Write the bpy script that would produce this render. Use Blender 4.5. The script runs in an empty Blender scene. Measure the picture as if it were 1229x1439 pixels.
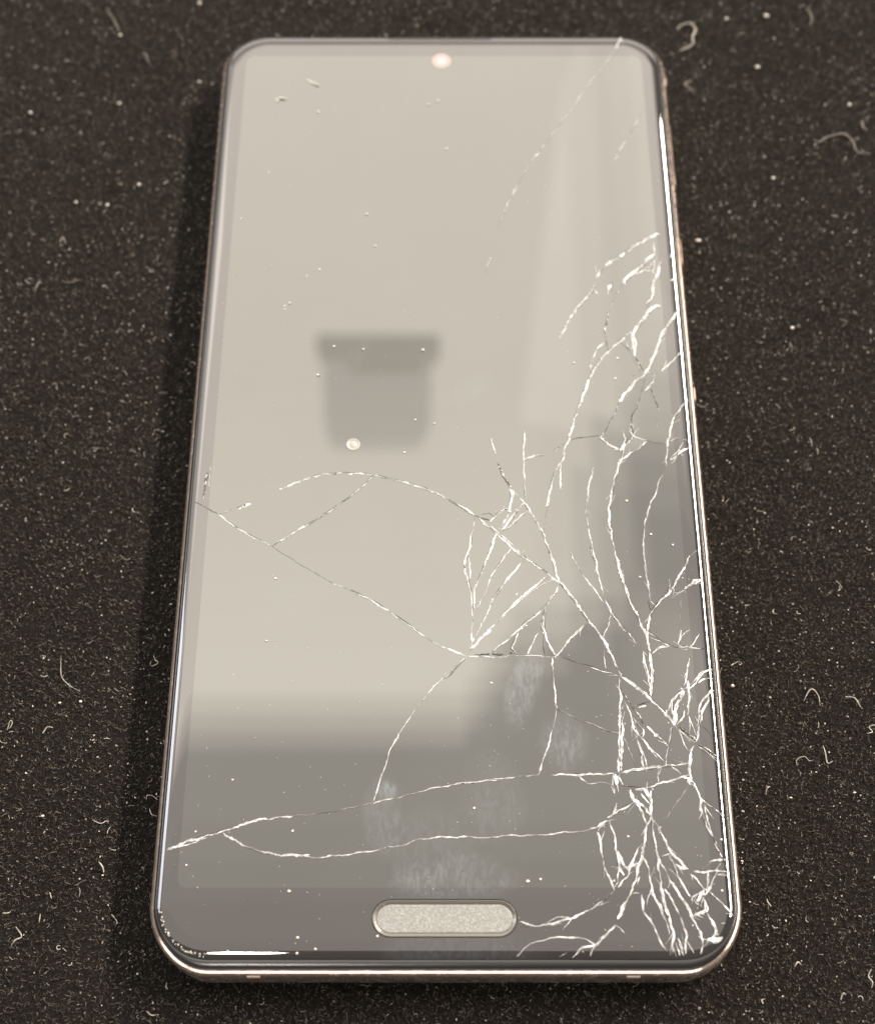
import bpy, math, random
import numpy as np
from mathutils import Vector, Matrix
from mathutils.geometry import delaunay_2d_cdt

random.seed(7); rng = np.random.default_rng(7)
scene = bpy.context.scene
col = scene.collection
MM = 0.001            # all modelling below is in millimetres, origin at the middle of the bottom edge of the glass
TOP = 8.9             # height of the glass above the felt, mm

# ------------------------------------------------------------------ camera
cam_d = bpy.data.cameras.new('camera')
cam = bpy.data.objects.new('camera', cam_d); col.objects.link(cam)
cam.location = (-1.0157*MM, -29.313*MM, (177.71+TOP)*MM)
cam.rotation_euler = (math.radians(26.546), 0, 0)
cam_d.sensor_fit = 'HORIZONTAL'; cam_d.sensor_width = 36.0
cam_d.lens = 2032.95/1229*36
cam_d.clip_start = 0.01; cam_d.clip_end = 50
cam_d.dof.use_dof = True
cam_d.dof.focus_distance = 0.188
cam_d.dof.aperture_fstop = 23
scene.camera = cam

# ------------------------------------------------------------------ dim room light, lamps, exposure
world = bpy.data.worlds.new('World'); scene.world = world
world.use_nodes = True
bg = world.node_tree.nodes['Background']
bg.inputs['Color'].default_value = (1.0, 0.9, 0.78, 1); bg.inputs['Strength'].default_value = 0.22
scene.view_settings.view_transform = 'Standard'; scene.view_settings.look = 'None'
scene.cycles.transparent_max_bounces = 64            # a mirrored ray may cross many lamp faces
scene.view_settings.exposure = 0; scene.view_settings.gamma = 1

def area_lamp(name, loc, sx, sy, radiance, color, rotz=0, aim=None, shape='RECTANGLE', along=None):
    l = bpy.data.lights.new(name, 'AREA'); l.shape = shape
    l.size = sx*MM; l.size_y = sy*MM
    area = sx*sy*MM*MM*(math.pi/4 if shape in ('DISK', 'ELLIPSE') else 1)
    l.energy = radiance*math.pi*area; l.color = color
    o = bpy.data.objects.new(name, l); col.objects.link(o)
    o.location = [c*MM for c in loc]
    if aim is None:
        o.rotation_euler = (0, 0, rotz)
    else:
        d = Vector(aim) - Vector(loc)
        if along is None: q = d.to_track_quat('-Z', 'Y')
        else:                                           # local Y of the lamp kept along a given direction
            z = -d.normalized(); y = Vector(along); y = (y-z*y.dot(z)).normalized(); x = y.cross(z)
            q = Matrix((x, y, z)).transposed().to_quaternion()
        o.rotation_mode = 'QUATERNION'; o.rotation_quaternion = q
    return o
WARM = (1.0, 0.895, 0.775)
H = 1000 + TOP
rz = math.atan2(-103, 739)
# luminous ceiling over the table: a dim large field, and brighter fields whose edges the glass mirrors
area_lamp('ceiling_field', (-120, 560, H+60), 1360, 1350, 1.5, (1.0, 0.935, 0.845))
def span(name, x0, x1, y0, y1, h, rad, rot=0.0, color=WARM):
    return area_lamp(name, ((x0+x1)/2, (y0+y1)/2, h), x1-x0, y1-y0, rad, color, rot)
for k, d in enumerate((-16, 0, 16, 34)):
    span('ceiling_panel_wide', -640, 34+d*0.7, 352+d, 1400, H+k*2, 0.71)
    span('ceiling_panel_narrow', 34+d*0.7, 140+d*1.4, 425+d*1.5, 640+d*2.2, H+k*2, 0.72)
    span('ceiling_panel_far', 34+d*0.7, 165+d*1.8, 640+d*2.2, 1400, H+k*2, 0.71)
    span('ceiling_panel_corner', 185-d*0.9, 420, 372-d*1.5, 452+d, H+k*2, 0.20)
for k in range(4): span('ceiling_field_front', -800, 560, 185+k*34, 1235, H+40+k*2, 0.13, color=(1.0, 0.945, 0.85))
for k in range(9): span('ceiling_panel_side', 138+k*12, 420, 560+k*36, 1400, H+k*2, 0.315)
for k in range(9):                                        # glow that fades away from the near edge
    span('ceiling_panel_near', -640, 44+k*7, 340+k*7, 430+k*34, H+10+k*2, 0.080, color=(1.0, 0.975, 0.83))
# slightly brighter strip on the right, along a slanting edge
c_, s_ = math.cos(rz), math.sin(rz)
area_lamp('ceiling_strip', (76+ (150*c_ - 330*s_), 660 + (150*s_ + 330*c_), H+14), 300, 660, 0.62, WARM, rz)
# key light from the upper right: gives the soft shadow on the left of the phone
area_lamp('key_lamp', (900, 640, 1120), 90, 1150, 235, (1.0, 0.87, 0.73), aim=(0, 90, 0), along=(0, 1, 0))
# small ceiling spot behind the camera: the streak on the lower edge of the glass
area_lamp('spot_lamp', (-188, -260, 1250), 74, 74, 260, (1.0, 0.93, 0.82), aim=(0, 70, 0), shape='DISK')
# cool window light low on the left; warm bright walls low on the right and behind the camera
area_lamp('window_lamp', (-1000, 350, 800), 420, 420, 8, (0.86, 0.91, 1.0), aim=(0, 50, 0), along=(0, 0, 1))
area_lamp('front_left_light', (-1250, -900, 330), 900, 560, 3.2, (1.0, 0.90, 0.80), aim=(0, 0, 40))
area_lamp('left_wall_light', (-1150, 900, 1150), 1300, 850, 2.6, (1.0, 0.94, 0.87), aim=(0, 50, 0))
area_lamp('far_wall_light', (0, 2300, 900), 2600, 1000, 3.0, (1.0, 0.92, 0.82), aim=(0, 100, 0))
area_lamp('right_wall_light', (1400, 200, 230), 1700, 460, 4.5, (1.0, 0.88, 0.74), aim=(0, 70, 40))
area_lamp('front_wall_light', (0, -1400, 330), 1800, 560, 3.2, (1.0, 0.90, 0.80), aim=(0, 0, 40))

# ------------------------------------------------------------------ helpers
def mesh_from(name, verts, faces, mats, face_mat=None, smooth=False):
    me = bpy.data.meshes.new(name)
    v = np.asarray(verts, dtype=np.float64)*MM
    me.from_pydata(v.tolist(), [], [list(map(int, f)) for f in faces])
    for m in (mats if isinstance(mats, (list, tuple)) else [mats]): me.materials.append(m)
    if face_mat is not None: me.polygons.foreach_set('material_index', np.asarray(face_mat, dtype=np.int32))
    if smooth: me.polygons.foreach_set('use_smooth', np.ones(len(me.polygons), dtype=bool))
    me.update()
    return me
def obj(name, me, parent=None, loc=(0, 0, 0)):
    o = bpy.data.objects.new(name, me); col.objects.link(o)
    o.location = [c*MM for c in loc]
    if parent: o.parent = parent
    return o
def tag(o, label=None, cat=None, group=None, kind=None):
    if label: o['label'] = label
    if cat: o['category'] = cat
    if group: o['group'] = group
    if kind: o['kind'] = kind
    return o
def quads_mesh_np(name, V, F, mats, fm=None):
    """V (n,3) mm, F (m,4) or (m,3) int arrays: fast mesh"""
    me = bpy.data.meshes.new(name)
    k = F.shape[1]
    me.vertices.add(len(V)); me.vertices.foreach_set('co', (V*MM).astype(np.float32).ravel())
    me.loops.add(F.size); me.loops.foreach_set('vertex_index', F.astype(np.int32).ravel())
    me.polygons.add(len(F)); me.polygons.foreach_set('loop_start', np.arange(0, F.size, k, dtype=np.int32))
    for m in mats: me.materials.append(m)
    if fm is not None: me.polygons.foreach_set('material_index', fm.astype(np.int32))
    me.update(calc_edges=True); me.validate()
    return me
def mat(name):
    m = bpy.data.materials.new(name); m.use_nodes = True
    return m, m.node_tree, m.node_tree.nodes['Principled BSDF']
def simple(name, color, rough, metal=0.0, ior=1.5, spec=0.5):
    m, t, p = mat(name)
    p.inputs['Base Color'].default_value = (*color, 1); p.inputs['Roughness'].default_value = rough
    p.inputs['Metallic'].default_value = metal; p.inputs['IOR'].default_value = ior
    p.inputs['Specular IOR Level'].default_value = spec
    return m, t, p
def N(t, kind, **kw):
    n = t.nodes.new(kind)
    for k, v in kw.items(): setattr(n, k, v)
    return n
def ramp(t, fac, stops):
    r = N(t, 'ShaderNodeValToRGB'); cr = r.color_ramp
    while len(cr.elements) < len(stops): cr.elements.new(0.5)
    for e, (p, c) in zip(cr.elements, stops): e.position = p; e.color = (c, c, c, 1) if not isinstance(c, tuple) else (*c, 1)
    t.links.new(fac, r.inputs[0]); return r.outputs['Color']
def math_n(t, op, a, b=None, c=None):
    n = N(t, 'ShaderNodeMath', operation=op)
    for i, x in enumerate((a, b, c)):
        if x is None: continue
        if isinstance(x, (int, float)): n.inputs[i].default_value = x
        else: t.links.new(x, n.inputs[i])
    return n.outputs[0]

# ------------------------------------------------------------------ materials
def felt_material():
    m, t, p = simple('black_felt', (0.012, 0.0105, 0.0092), 1.0, spec=0.1)
    tc = N(t, 'ShaderNodeTexCoord')
    n1 = N(t, 'ShaderNodeTexNoise'); n1.inputs['Scale'].default_value = 1600; n1.inputs['Detail'].default_value = 6; n1.inputs['Roughness'].default_value = 0.75
    t.links.new(tc.outputs['Object'], n1.inputs['Vector'])
    n2 = N(t, 'ShaderNodeTexNoise'); n2.inputs['Scale'].default_value = 55; n2.inputs['Detail'].default_value = 3
    t.links.new(tc.outputs['Object'], n2.inputs['Vector'])
    c = ramp(t, n1.outputs['Fac'], [(0.3, (0.003, 0.0027, 0.0023)), (0.55, (0.009, 0.0079, 0.0069)), (0.8, (0.03, 0.027, 0.024))])
    mx = N(t, 'ShaderNodeMixRGB', blend_type='MULTIPLY'); mx.inputs[0].default_value = 0.5
    t.links.new(c, mx.inputs[1]); t.links.new(ramp(t, n2.outputs['Fac'], [(0.3, 0.55), (0.7, 1.0)]), mx.inputs[2])
    t.links.new(mx.outputs[0], p.inputs['Base Color'])
    b = N(t, 'ShaderNodeBump'); b.inputs['Strength'].default_value = 0.8; b.inputs['Distance'].default_value = 0.0006
    t.links.new(n1.outputs['Fac'], b.inputs['Height']); t.links.new(b.outputs[0], p.inputs['Normal'])
    p.inputs['Sheen Weight'].default_value = 0.05; p.inputs['Sheen Roughness'].default_value = 0.3
    p.inputs['Sheen Tint'].default_value = (1, 0.93, 0.85, 1)
    return m
M_felt = felt_material()
M_fuzz = [simple('felt_fibre_dark', (0.0150, 0.0130, 0.0111), 0.9, spec=0.15)[0],
          simple('felt_fibre_grey', (0.050, 0.0438, 0.038), 0.8, spec=0.25)[0],
          simple('felt_fibre_pale', (0.115, 0.107, 0.097), 0.7, spec=0.4)[0]]
M_lint = simple('lint_white', (0.27, 0.255, 0.23), 0.6, spec=0.4)[0]
M_lint_dim = simple('lint_grey', (0.13, 0.12, 0.107), 0.7, spec=0.3)[0]
M_flake = simple('flake_pale', (0.30, 0.29, 0.27), 0.6)[0]
M_grain = simple('grain_white', (0.46, 0.445, 0.41), 0.4)[0]

SMUDGES = [  # x, y, half width, half length, rotation, strength
    (10.09, 34.18, 2.2, 7.5, -0.30, 0.9), (15.06, 26.83, 3.2, 4.5, -0.2, 0.75), (5.70, 19.64, 4.5, 6.0, 0.1, 0.38),
    (-7.61, 17.39, 2.8, 5.5, 0.0, 0.5), (-7.21, 20.37, 1.2, 1.4, 0.0, 0.8), (1.20, 9.49, 9.0, 3.0, 0.1, 0.6), (-2.29, 13.40, 6.0, 6.0, 0.3, 0.3),
    (1.15, 0.66, 11.0, 3.0, 0.0, 0.3), (16.51, 44.63, 7.0, 8.0, 0.1, 0.12), (3.63, 79.38, 4.0, 2.2, 0.9, 0.2), (-12.83, 84.20, 4.0, 1.5, 1.2, 0.15)]
def glass_material(name, ior, base, tint):
    m, t, p = simple(name, base, 0.018, ior=ior)
    p.inputs['Specular Tint'].default_value = (*tint, 1)
    tc = N(t, 'ShaderNodeTexCoord'); sep = N(t, 'ShaderNodeSeparateXYZ'); t.links.new(tc.outputs['Object'], sep.inputs[0])
    X, Y = sep.outputs[0], sep.outputs[1]
    nz = N(t, 'ShaderNodeTexNoise'); nz.inputs['Scale'].default_value = 800; nz.inputs['Detail'].default_value = 6; nz.inputs['Distortion'].default_value = 1.6
    mp = N(t, 'ShaderNodeMapping'); mp.inputs['Scale'].default_value = (1.5, 0.6, 1); mp.inputs['Rotation'].default_value = (0, 0, -0.15)
    t.links.new(tc.outputs['Object'], mp.inputs['Vector']); t.links.new(mp.outputs[0], nz.inputs['Vector'])
    streak = ramp(t, nz.outputs['Fac'], [(0.40, 0.22), (0.72, 1.0)])
    nl = N(t, 'ShaderNodeTexNoise'); nl.inputs['Scale'].default_value = 190; nl.inputs['Detail'].default_value = 3
    t.links.new(tc.outputs['Object'], nl.inputs['Vector'])
    total = None
    for (x, y, a, b, r, s) in SMUDGES:
        dx = math_n(t, 'SUBTRACT', X, x*MM); dy = math_n(t, 'SUBTRACT', Y, (y-70.0)*MM)
        c_, s_ = math.cos(r), math.sin(r)
        u = math_n(t, 'ADD', math_n(t, 'MULTIPLY', dx, c_/(a*MM)), math_n(t, 'MULTIPLY', dy, s_/(a*MM)))
        v = math_n(t, 'ADD', math_n(t, 'MULTIPLY', dx, -s_/(b*MM)), math_n(t, 'MULTIPLY', dy, c_/(b*MM)))
        d2 = math_n(t, 'ADD', math_n(t, 'MULTIPLY', u, u), math_n(t, 'MULTIPLY', v, v))
        d = math_n(t, 'ADD', d2, math_n(t, 'MULTIPLY', math_n(t, 'SUBTRACT', nl.outputs['Fac'], 0.5), 1.6))
        g = N(t, 'ShaderNodeMapRange', interpolation_type='SMOOTHSTEP'); g.inputs['From Min'].default_value = 1.15; g.inputs['From Max'].default_value = 0.1
        g.inputs['To Min'].default_value = 0; g.inputs['To Max'].default_value = s
        t.links.new(d, g.inputs['Value'])
        total = g.outputs[0] if total is None else math_n(t, 'ADD', total, g.outputs[0])
    sm = math_n(t, 'MULTIPLY', total, streak)
    # thin general film of dust and finger grease
    nf = N(t, 'ShaderNodeTexNoise'); nf.inputs['Scale'].default_value = 70; nf.inputs['Detail'].default_value = 6
    t.links.new(tc.outputs['Object'], nf.inputs['Vector'])
    film = math_n(t, 'MULTIPLY', ramp(t, nf.outputs['Fac'], [(0.45, 0.0), (0.8, 1.0)]), 0.06)
    sm = math_n(t, 'ADD', sm, film)
    mx = N(t, 'ShaderNodeMixRGB'); mx.inputs[1].default_value = (*base, 1); mx.inputs[2].default_value = (0.062, 0.069, 0.078, 1)
    t.links.new(sm, mx.inputs[0]); t.links.new(mx.outputs[0], p.inputs['Base Color'])
    return m
M_disp = glass_material('display_glass', 1.92, (0.0158, 0.0153, 0.0149), (0.988, 1.0, 0.972))
M_bezel = glass_material('border_glass', 1.81, (0.0150, 0.0140, 0.0143), (1.0, 0.98, 0.985))
M_edge = simple('glass_side', (0.02, 0.02, 0.02), 0.1)[0]
M_black = simple('black_plastic', (0.008, 0.008, 0.009), 0.22)[0]
def crack_mat(name, a, b, rough=0.3, scale=1300, low=None):
    m, t, p = simple(name, a, rough, ior=1.5)
    tc = N(t, 'ShaderNodeTexCoord'); n = N(t, 'ShaderNodeTexNoise'); n.inputs['Scale'].default_value = scale; n.inputs['Detail'].default_value = 2
    t.links.new(tc.outputs['Object'], n.inputs['Vector'])
    c = ramp(t, n.outputs['Fac'], [(0.36, a), (0.62, b)])
    if low:                                              # some stretches of the fracture catch the light, others hardly
        n2 = N(t, 'ShaderNodeTexNoise'); n2.inputs['Scale'].default_value = 330; n2.inputs['Detail'].default_value = 1
        t.links.new(tc.outputs['Object'], n2.inputs['Vector'])
        mx = N(t, 'ShaderNodeMixRGB', blend_type='MULTIPLY'); mx.inputs[0].default_value = 1
        t.links.new(c, mx.inputs[1]); t.links.new(ramp(t, n2.outputs['Fac'], [(0.38, low), (0.58, 1.0)]), mx.inputs[2]); c = mx.outputs[0]
    t.links.new(c, p.inputs['Base Color'])
    return m
M_cw = crack_mat('crack_bright', (0.24, 0.245, 0.25), (0.56, 0.575, 0.59), low=0.68)
M_cs = crack_mat('crack_soft', (0.13, 0.133, 0.135), (0.32, 0.33, 0.335), low=0.6)
M_cf = crack_mat('crack_faint', (0.115, 0.117, 0.116), (0.19, 0.193, 0.192), low=0.6)
M_cd = crack_mat('crack_dark', (0.006, 0.006, 0.006), (0.03, 0.028, 0.025), 0.25, 1800)
M_gap = crack_mat('crack_clear', (0.03, 0.03, 0.03), (0.15, 0.153, 0.155), 0.12, 2200)
M_chip = crack_mat('crack_chip', (0.22, 0.225, 0.23), (0.62, 0.635, 0.65), 0.2, 4000)
M_rose, t_, p_ = simple('rose_gold_metal', (0.85, 0.71, 0.64), 0.16, metal=0.93)
tc_ = N(t_, 'ShaderNodeTexCoord'); n_ = N(t_, 'ShaderNodeTexNoise'); n_.inputs['Scale'].default_value = 900; n_.inputs['Detail'].default_value = 5
t_.links.new(tc_.outputs['Object'], n_.inputs['Vector'])
t_.links.new(ramp(t_, n_.outputs['Fac'], [(0.4, 0.12), (0.75, 0.34)]), p_.inputs['Roughness'])
b_ = N(t_, 'ShaderNodeBump'); b_.inputs['Strength'].default_value = 0.12; b_.inputs['Distance'].default_value = 0.00003
t_.links.new(n_.outputs['Fac'], b_.inputs['Height']); t_.links.new(b_.outputs[0], p_.inputs['Normal'])
M_rose2 = simple('rose_gold_button', (0.86, 0.66, 0.54), 0.3, metal=1.0)[0]
M_antenna = simple('antenna_plastic', (0.55, 0.43, 0.37), 0.35)[0]

# ------------------------------------------------------------------ the felt
def felt():
    s = 400
    me = mesh_from('felt_surface', [(-s, -s, 0), (s, -s, 0), (s, s, 0), (-s, s, 0)], [(0, 1, 2, 3)], M_felt)
    o = obj('felt_surface', me); o['kind'] = 'structure'
    o['label'] = 'black napped felt cloth the phone lies on'
felt()
def in_phone(x, y, m=1.0):
    return (np.abs(x) < 36.0-m) & (y > -1.2+m) & (y < 148.2-m)
def half_w(y):                                         # half width of felt in view at depth y
    return 53 + (y+6)/170*24 + 7
def blades(n, lmin, lmax, wid, lift, zmin=0.0, bend=0.5, seg=2):
    y = rng.uniform(-14, 182, n*2); x = rng.uniform(-90, 90, n*2)
    ok = (np.abs(x) < half_w(y)) & ~in_phone(x, y, 2.0)
    x, y = x[ok][:n], y[ok][:n]; n = len(x)
    a = rng.uniform(0, 2*np.pi, n); L = rng.uniform(lmin, lmax, n)*rng.uniform(0.6, 1.0, n)
    up = rng.uniform(0.05, lift, n); w = wid*rng.uniform(0.6, 1.4, n)
    cv = rng.normal(0, bend, n)
    V = np.zeros((n, (seg+1)*2, 3)); px, py, pz = x.copy(), y.copy(), np.full(n, zmin)+rng.uniform(0, 0.12, n)
    for k in range(seg+1):
        ang = a + cv*k
        nx, ny = -np.sin(ang)*w/2, np.cos(ang)*w/2
        V[:, 2*k, 0] = px-nx; V[:, 2*k, 1] = py-ny; V[:, 2*k, 2] = pz
        V[:, 2*k+1, 0] = px+nx; V[:, 2*k+1, 1] = py+ny; V[:, 2*k+1, 2] = pz+w*0.3
        st = L/seg
        px = px+np.cos(ang)*st; py = py+np.sin(ang)*st; pz = pz + up*st*(1-k/(seg+0.5))
    base = (np.arange(n)*(seg+1)*2)[:, None, None]
    q = np.array([[2*k, 2*k+2, 2*k+3, 2*k+1] for k in range(seg)])[None]
    F = (base+q).reshape(-1, 4)
    return V.reshape(-1, 3), F, np.repeat(np.arange(n), seg), n
V, F, idx, n = blades(230000, 0.2, 0.62, 0.075, 2.6)
mi = rng.choice(3, n, p=[0.66, 0.315, 0.025])
tag(obj('felt_fuzz', quads_mesh_np('felt_fuzz', V, F, M_fuzz, mi[idx])), 'fine dark fuzz of the black felt nap', 'felt fuzz', kind='stuff')
V, F, idx, n = blades(750, 0.4, 1.5, 0.065, 0.35, 0.25, 0.6, 5)
mi = rng.choice(2, n, p=[0.7, 0.3])
V2, F2, idx2, n2 = blades(3800, 0.10, 0.36, 0.14, 0.3, 0.3, 0.4, 2)
mi2 = rng.choice(2, n2, p=[0.62, 0.38])
F2 = F2+len(V)
tag(obj('scattered_lint', quads_mesh_np('scattered_lint', np.vstack([V, V2]), np.vstack([F, F2]), [M_lint_dim, M_lint], np.concatenate([mi[idx], mi2[idx2]]))),
    'tiny pale lint and dust scattered over the black felt', 'lint', kind='stuff')

# bigger pieces of lint, each a thing
def smooth_path(P, n=8):
    P = [np.array(p, float) for p in P]
    if len(P) == 2: P = [P[0], (P[0]+P[1])/2+np.array([0.12, -0.1]), P[1]]
    out = []
    for i in range(len(P)-1):
        p0 = P[max(i-1, 0)]; p1 = P[i]; p2 = P[i+1]; p3 = P[min(i+2, len(P)-1)]
        for k in range(n):
            u = k/n
            out.append(0.5*((2*p1)+(-p0+p2)*u+(2*p0-5*p1+4*p2-p3)*u*u+(-p0+3*p1-3*p2+p3)*u**3))
    out.append(P[-1]); return out
def tube(path, r, sides=5, z=0.55):
    V = []; Fc = []
    n = len(path)
    for i, p in enumerate(path):
        t = path[min(i+1, n-1)]-path[max(i-1, 0)]; t = t/(np.linalg.norm(t)+1e-9)
        nx = np.array([-t[1], t[0]])
        rr = r*(0.45+0.55*math.sin(math.pi*min(1, max(0, (i+0.6)/(n+0.2)))))*random.uniform(0.75, 1.25)
        zz = z+0.22*math.sin(i*0.45+path[0][0])
        for k in range(sides):
            a = 2*math.pi*k/sides
            V.append((p[0]+nx[0]*math.cos(a)*rr, p[1]+nx[1]*math.cos(a)*rr, zz+math.sin(a)*rr))
    for i in range(n-1):
        for k in range(sides):
            Fc.append((i*sides+k, i*sides+(k+1) % sides, (i+1)*sides+(k+1) % sides, (i+1)*sides+k))
    Fc.append(tuple(range(sides))[::-1]); Fc.append(tuple(range((n-1)*sides, n*sides)))
    return V, Fc
def pts(s): return [tuple(map(float, a.split(','))) for a in s.split()]
LINT = [
 ('40.25,156.70 41.02,157.85 42.74,157.99 43.50,156.79 42.78,155.11 42.81,153.74 41.81,152.62 40.39,151.72', 0.26, 'w', 'pale lint curled like a figure nine beside the top right corner'),
 ('61.15,132.63 61.86,131.71 63.32,133.05 65.01,133.47 66.62,133.26 67.46,132.21 67.79,129.71 70.06,129.71', 0.24, 'd', 'long wavy grey thread near the upper right rim of the felt'),
 ('41.93,145.50 40.66,144.18 42.20,142.65', 0.24, 'd', 'dim hooked lint just below the figure nine curl'),
 ('63.14,161.55 63.79,159.69 63.38,157.62', 0.22, 'd', 'faint blurred arc of lint near the top edge, right'),
 ('69.48,136.42 69.48,135.15 70.22,134.52', 0.28, 'd', 'short reddish grey lint tuft above the long wavy thread'),
 ('-58.65,161.90 -57.07,159.00 -55.88,156.41', 0.2, 'd', 'faint curved fibre near the top edge, left of the phone'),
 ('-51.47,151.59 -50.76,150.75 -50.21,149.36', 0.22, 'd', 'short blurred fibre left of the phone top corner'),
 ('-60.72,111.23 -60.62,112.68 -59.80,110.99', 0.17, 'd', 'small lint bent like an upturned V on the left felt'),
 ('-63.69,101.98 -63.42,102.92 -63.21,104.32', 0.17, 'd', 'short slanting fibre below the upturned V lint'),
 ('-59.70,104.09 -58.13,103.85 -56.99,104.09', 0.15, 'd', 'flat level fibre right of the slanting one, left felt'),
 ('-52.61,41.74 -52.20,38.84 -51.13,37.50 -49.40,36.55', 0.09, 'w', 'long thin L-shaped thread left of the phone at mid height'),
 ('-58.61,31.10 -58.29,32.22 -57.99,32.10 -58.38,31.21', 0.13, 'w', 'narrow closed loop of lint at the left border'),
 ('-53.73,30.55 -53.30,31.47 -52.39,31.29', 0.13, 'w', 'small hooked lint right of the narrow loop'),
 ('-45.90,18.95 -44.63,18.39 -43.91,18.85', 0.11, 'w', 'thin fibre bent like a shallow tick on the left felt'),
 ('-44.46,13.49 -43.88,12.81 -43.70,12.13', 0.19, 'w', 'thick bright white curl left of the lower phone edge'),
 ('-39.09,21.56 -39.00,22.02 -38.38,22.13 -37.63,21.56', 0.11, 'w', 'thin arched fibre in the phone shadow on the left'),
 ('-38.58,20.43 -38.15,19.55 -37.52,19.44', 0.12, 'w', 'short curved fibre right under the arched one'),
 ('-39.92,41.74 -39.60,40.96 -39.20,40.58 -40.15,40.19 -40.09,40.77', 0.13, 'w', 'S-shaped knot of lint close to the phone left edge'),
 ('-54.00,5.29 -53.18,4.15 -53.79,3.66 -54.37,3.01', 0.14, 'w', 'zigzag lint near the lower left corner of the felt'),
 ('-55.90,6.94 -54.93,7.27', 0.13, 'w', 'short straight lint at the left border above the zigzag one'),
 ('-51.21,5.78 -51.19,6.94', 0.13, 'w', 'upright short lint right of the zigzag one'),
 ('-49.89,8.77 -50.12,9.27 -50.33,9.60', 0.14, 'w', 'tiny upright lint above the zigzag lint'),
 ('-42.07,6.77 -41.50,6.11 -41.29,5.62', 0.14, 'w', 'short lint left of the phone lower left corner'),
 ('-34.48,-1.48 -34.55,-1.89 -34.25,-2.27', 0.14, 'w', 'small lint under the phone lower left corner'),
 ('-36.66,-4.78 -36.13,-5.25 -35.47,-5.25', 0.14, 'w', 'hooked lint below the phone near the bottom edge'),
 ('-47.20,10.44 -46.56,10.84 -45.74,11.11', 0.09, 'd', 'faint straight fibre above the thick white curl'),
 ('50.22,28.89 50.42,27.61 50.64,26.51 51.19,26.70', 0.15, 'w', 'bright hook-ended thread on the right felt'),
 ('46.47,26.15 46.64,27.06 47.55,27.31 48.21,26.88 48.74,26.88', 0.09, 'w', 'thin arched thread left of the hook-ended one'),
 ('42.02,22.27 42.16,22.99 42.65,23.34', 0.13, 'w', 'small hook of lint near the phone right edge'),
 ('56.29,30.55 57.03,30.73 56.79,31.58 57.51,31.66', 0.15, 'w', 'tangled curl of lint at the right border'),
 ('54.10,35.79 55.16,35.60 55.76,34.65 56.22,34.09', 0.15, 'w', 'bright slanting lint left of the tangled border curl'),
 ('48.45,35.22 49.52,36.74 50.50,35.79 50.52,34.47', 0.14, 'w', 'arched clump of pale lint on the right felt'),
 ('40.72,8.77 40.90,8.27 41.12,7.77', 0.15, 'w', 'short bright lint beside the phone lower right edge'),
 ('45.36,6.44 45.40,6.18 45.63,5.85', 0.15, 'w', 'tiny bent lint right of the phone lower right corner'),
 ('43.35,0.43 43.74,0.98 44.22,0.75', 0.16, 'w', 'pale arch of lint right of the phone bottom corner'),
 ('52.76,0.11 52.42,-0.69 52.71,-1.48 52.56,-2.11', 0.16, 'w', 'S-shaped lint at the lower right border'),
 ('48.63,-3.47 48.92,-2.75 49.29,-2.90', 0.16, 'w', 'hooked pale lint near the lower right corner of the felt'),
 ('38.93,-4.00 38.88,-3.53 39.25,-3.37', 0.16, 'w', 'thick hooked lint below the phone bottom right corner'),
 ('38.99,40.11 39.38,40.46 40.03,40.77', 0.13, 'w', 'short slanting fibre hard by the phone right edge'),
]
# hue of a single flat lint thread differs, so each one is its own mesh and label
for p, r, k, lab in LINT:
    P = pts(p)
    v, f = tube(smooth_path(P, 6), r*0.55)
    cx, cy = P[0]
    v = [(a-cx, b-cy, c) for a, b, c in v]
    tag(obj('lint_thread', mesh_from('lint_thread', v, f, M_lint if k == 'w' else M_lint_dim, smooth=True), loc=(cx, cy, 0)), lab, 'lint', 'lint threads on the black felt')
def grain_mesh(r, seed):
    rnd = random.Random(seed); V = []; Fc = []
    A, B = 7, 4
    for j in range(B+1):
        ph = math.pi*j/B
        for i in range(A):
            th = 2*math.pi*i/A; q = r*rnd.uniform(0.75, 1.2)
            V.append((q*math.sin(ph)*math.cos(th), q*math.sin(ph)*math.sin(th)*0.8, q*math.cos(ph)*0.7))
    for j in range(B):
        for i in range(A):
            Fc.append((j*A+i, (j+1)*A+i, (j+1)*A+(i+1) % A, j*A+(i+1) % A))
    return V, Fc
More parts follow.
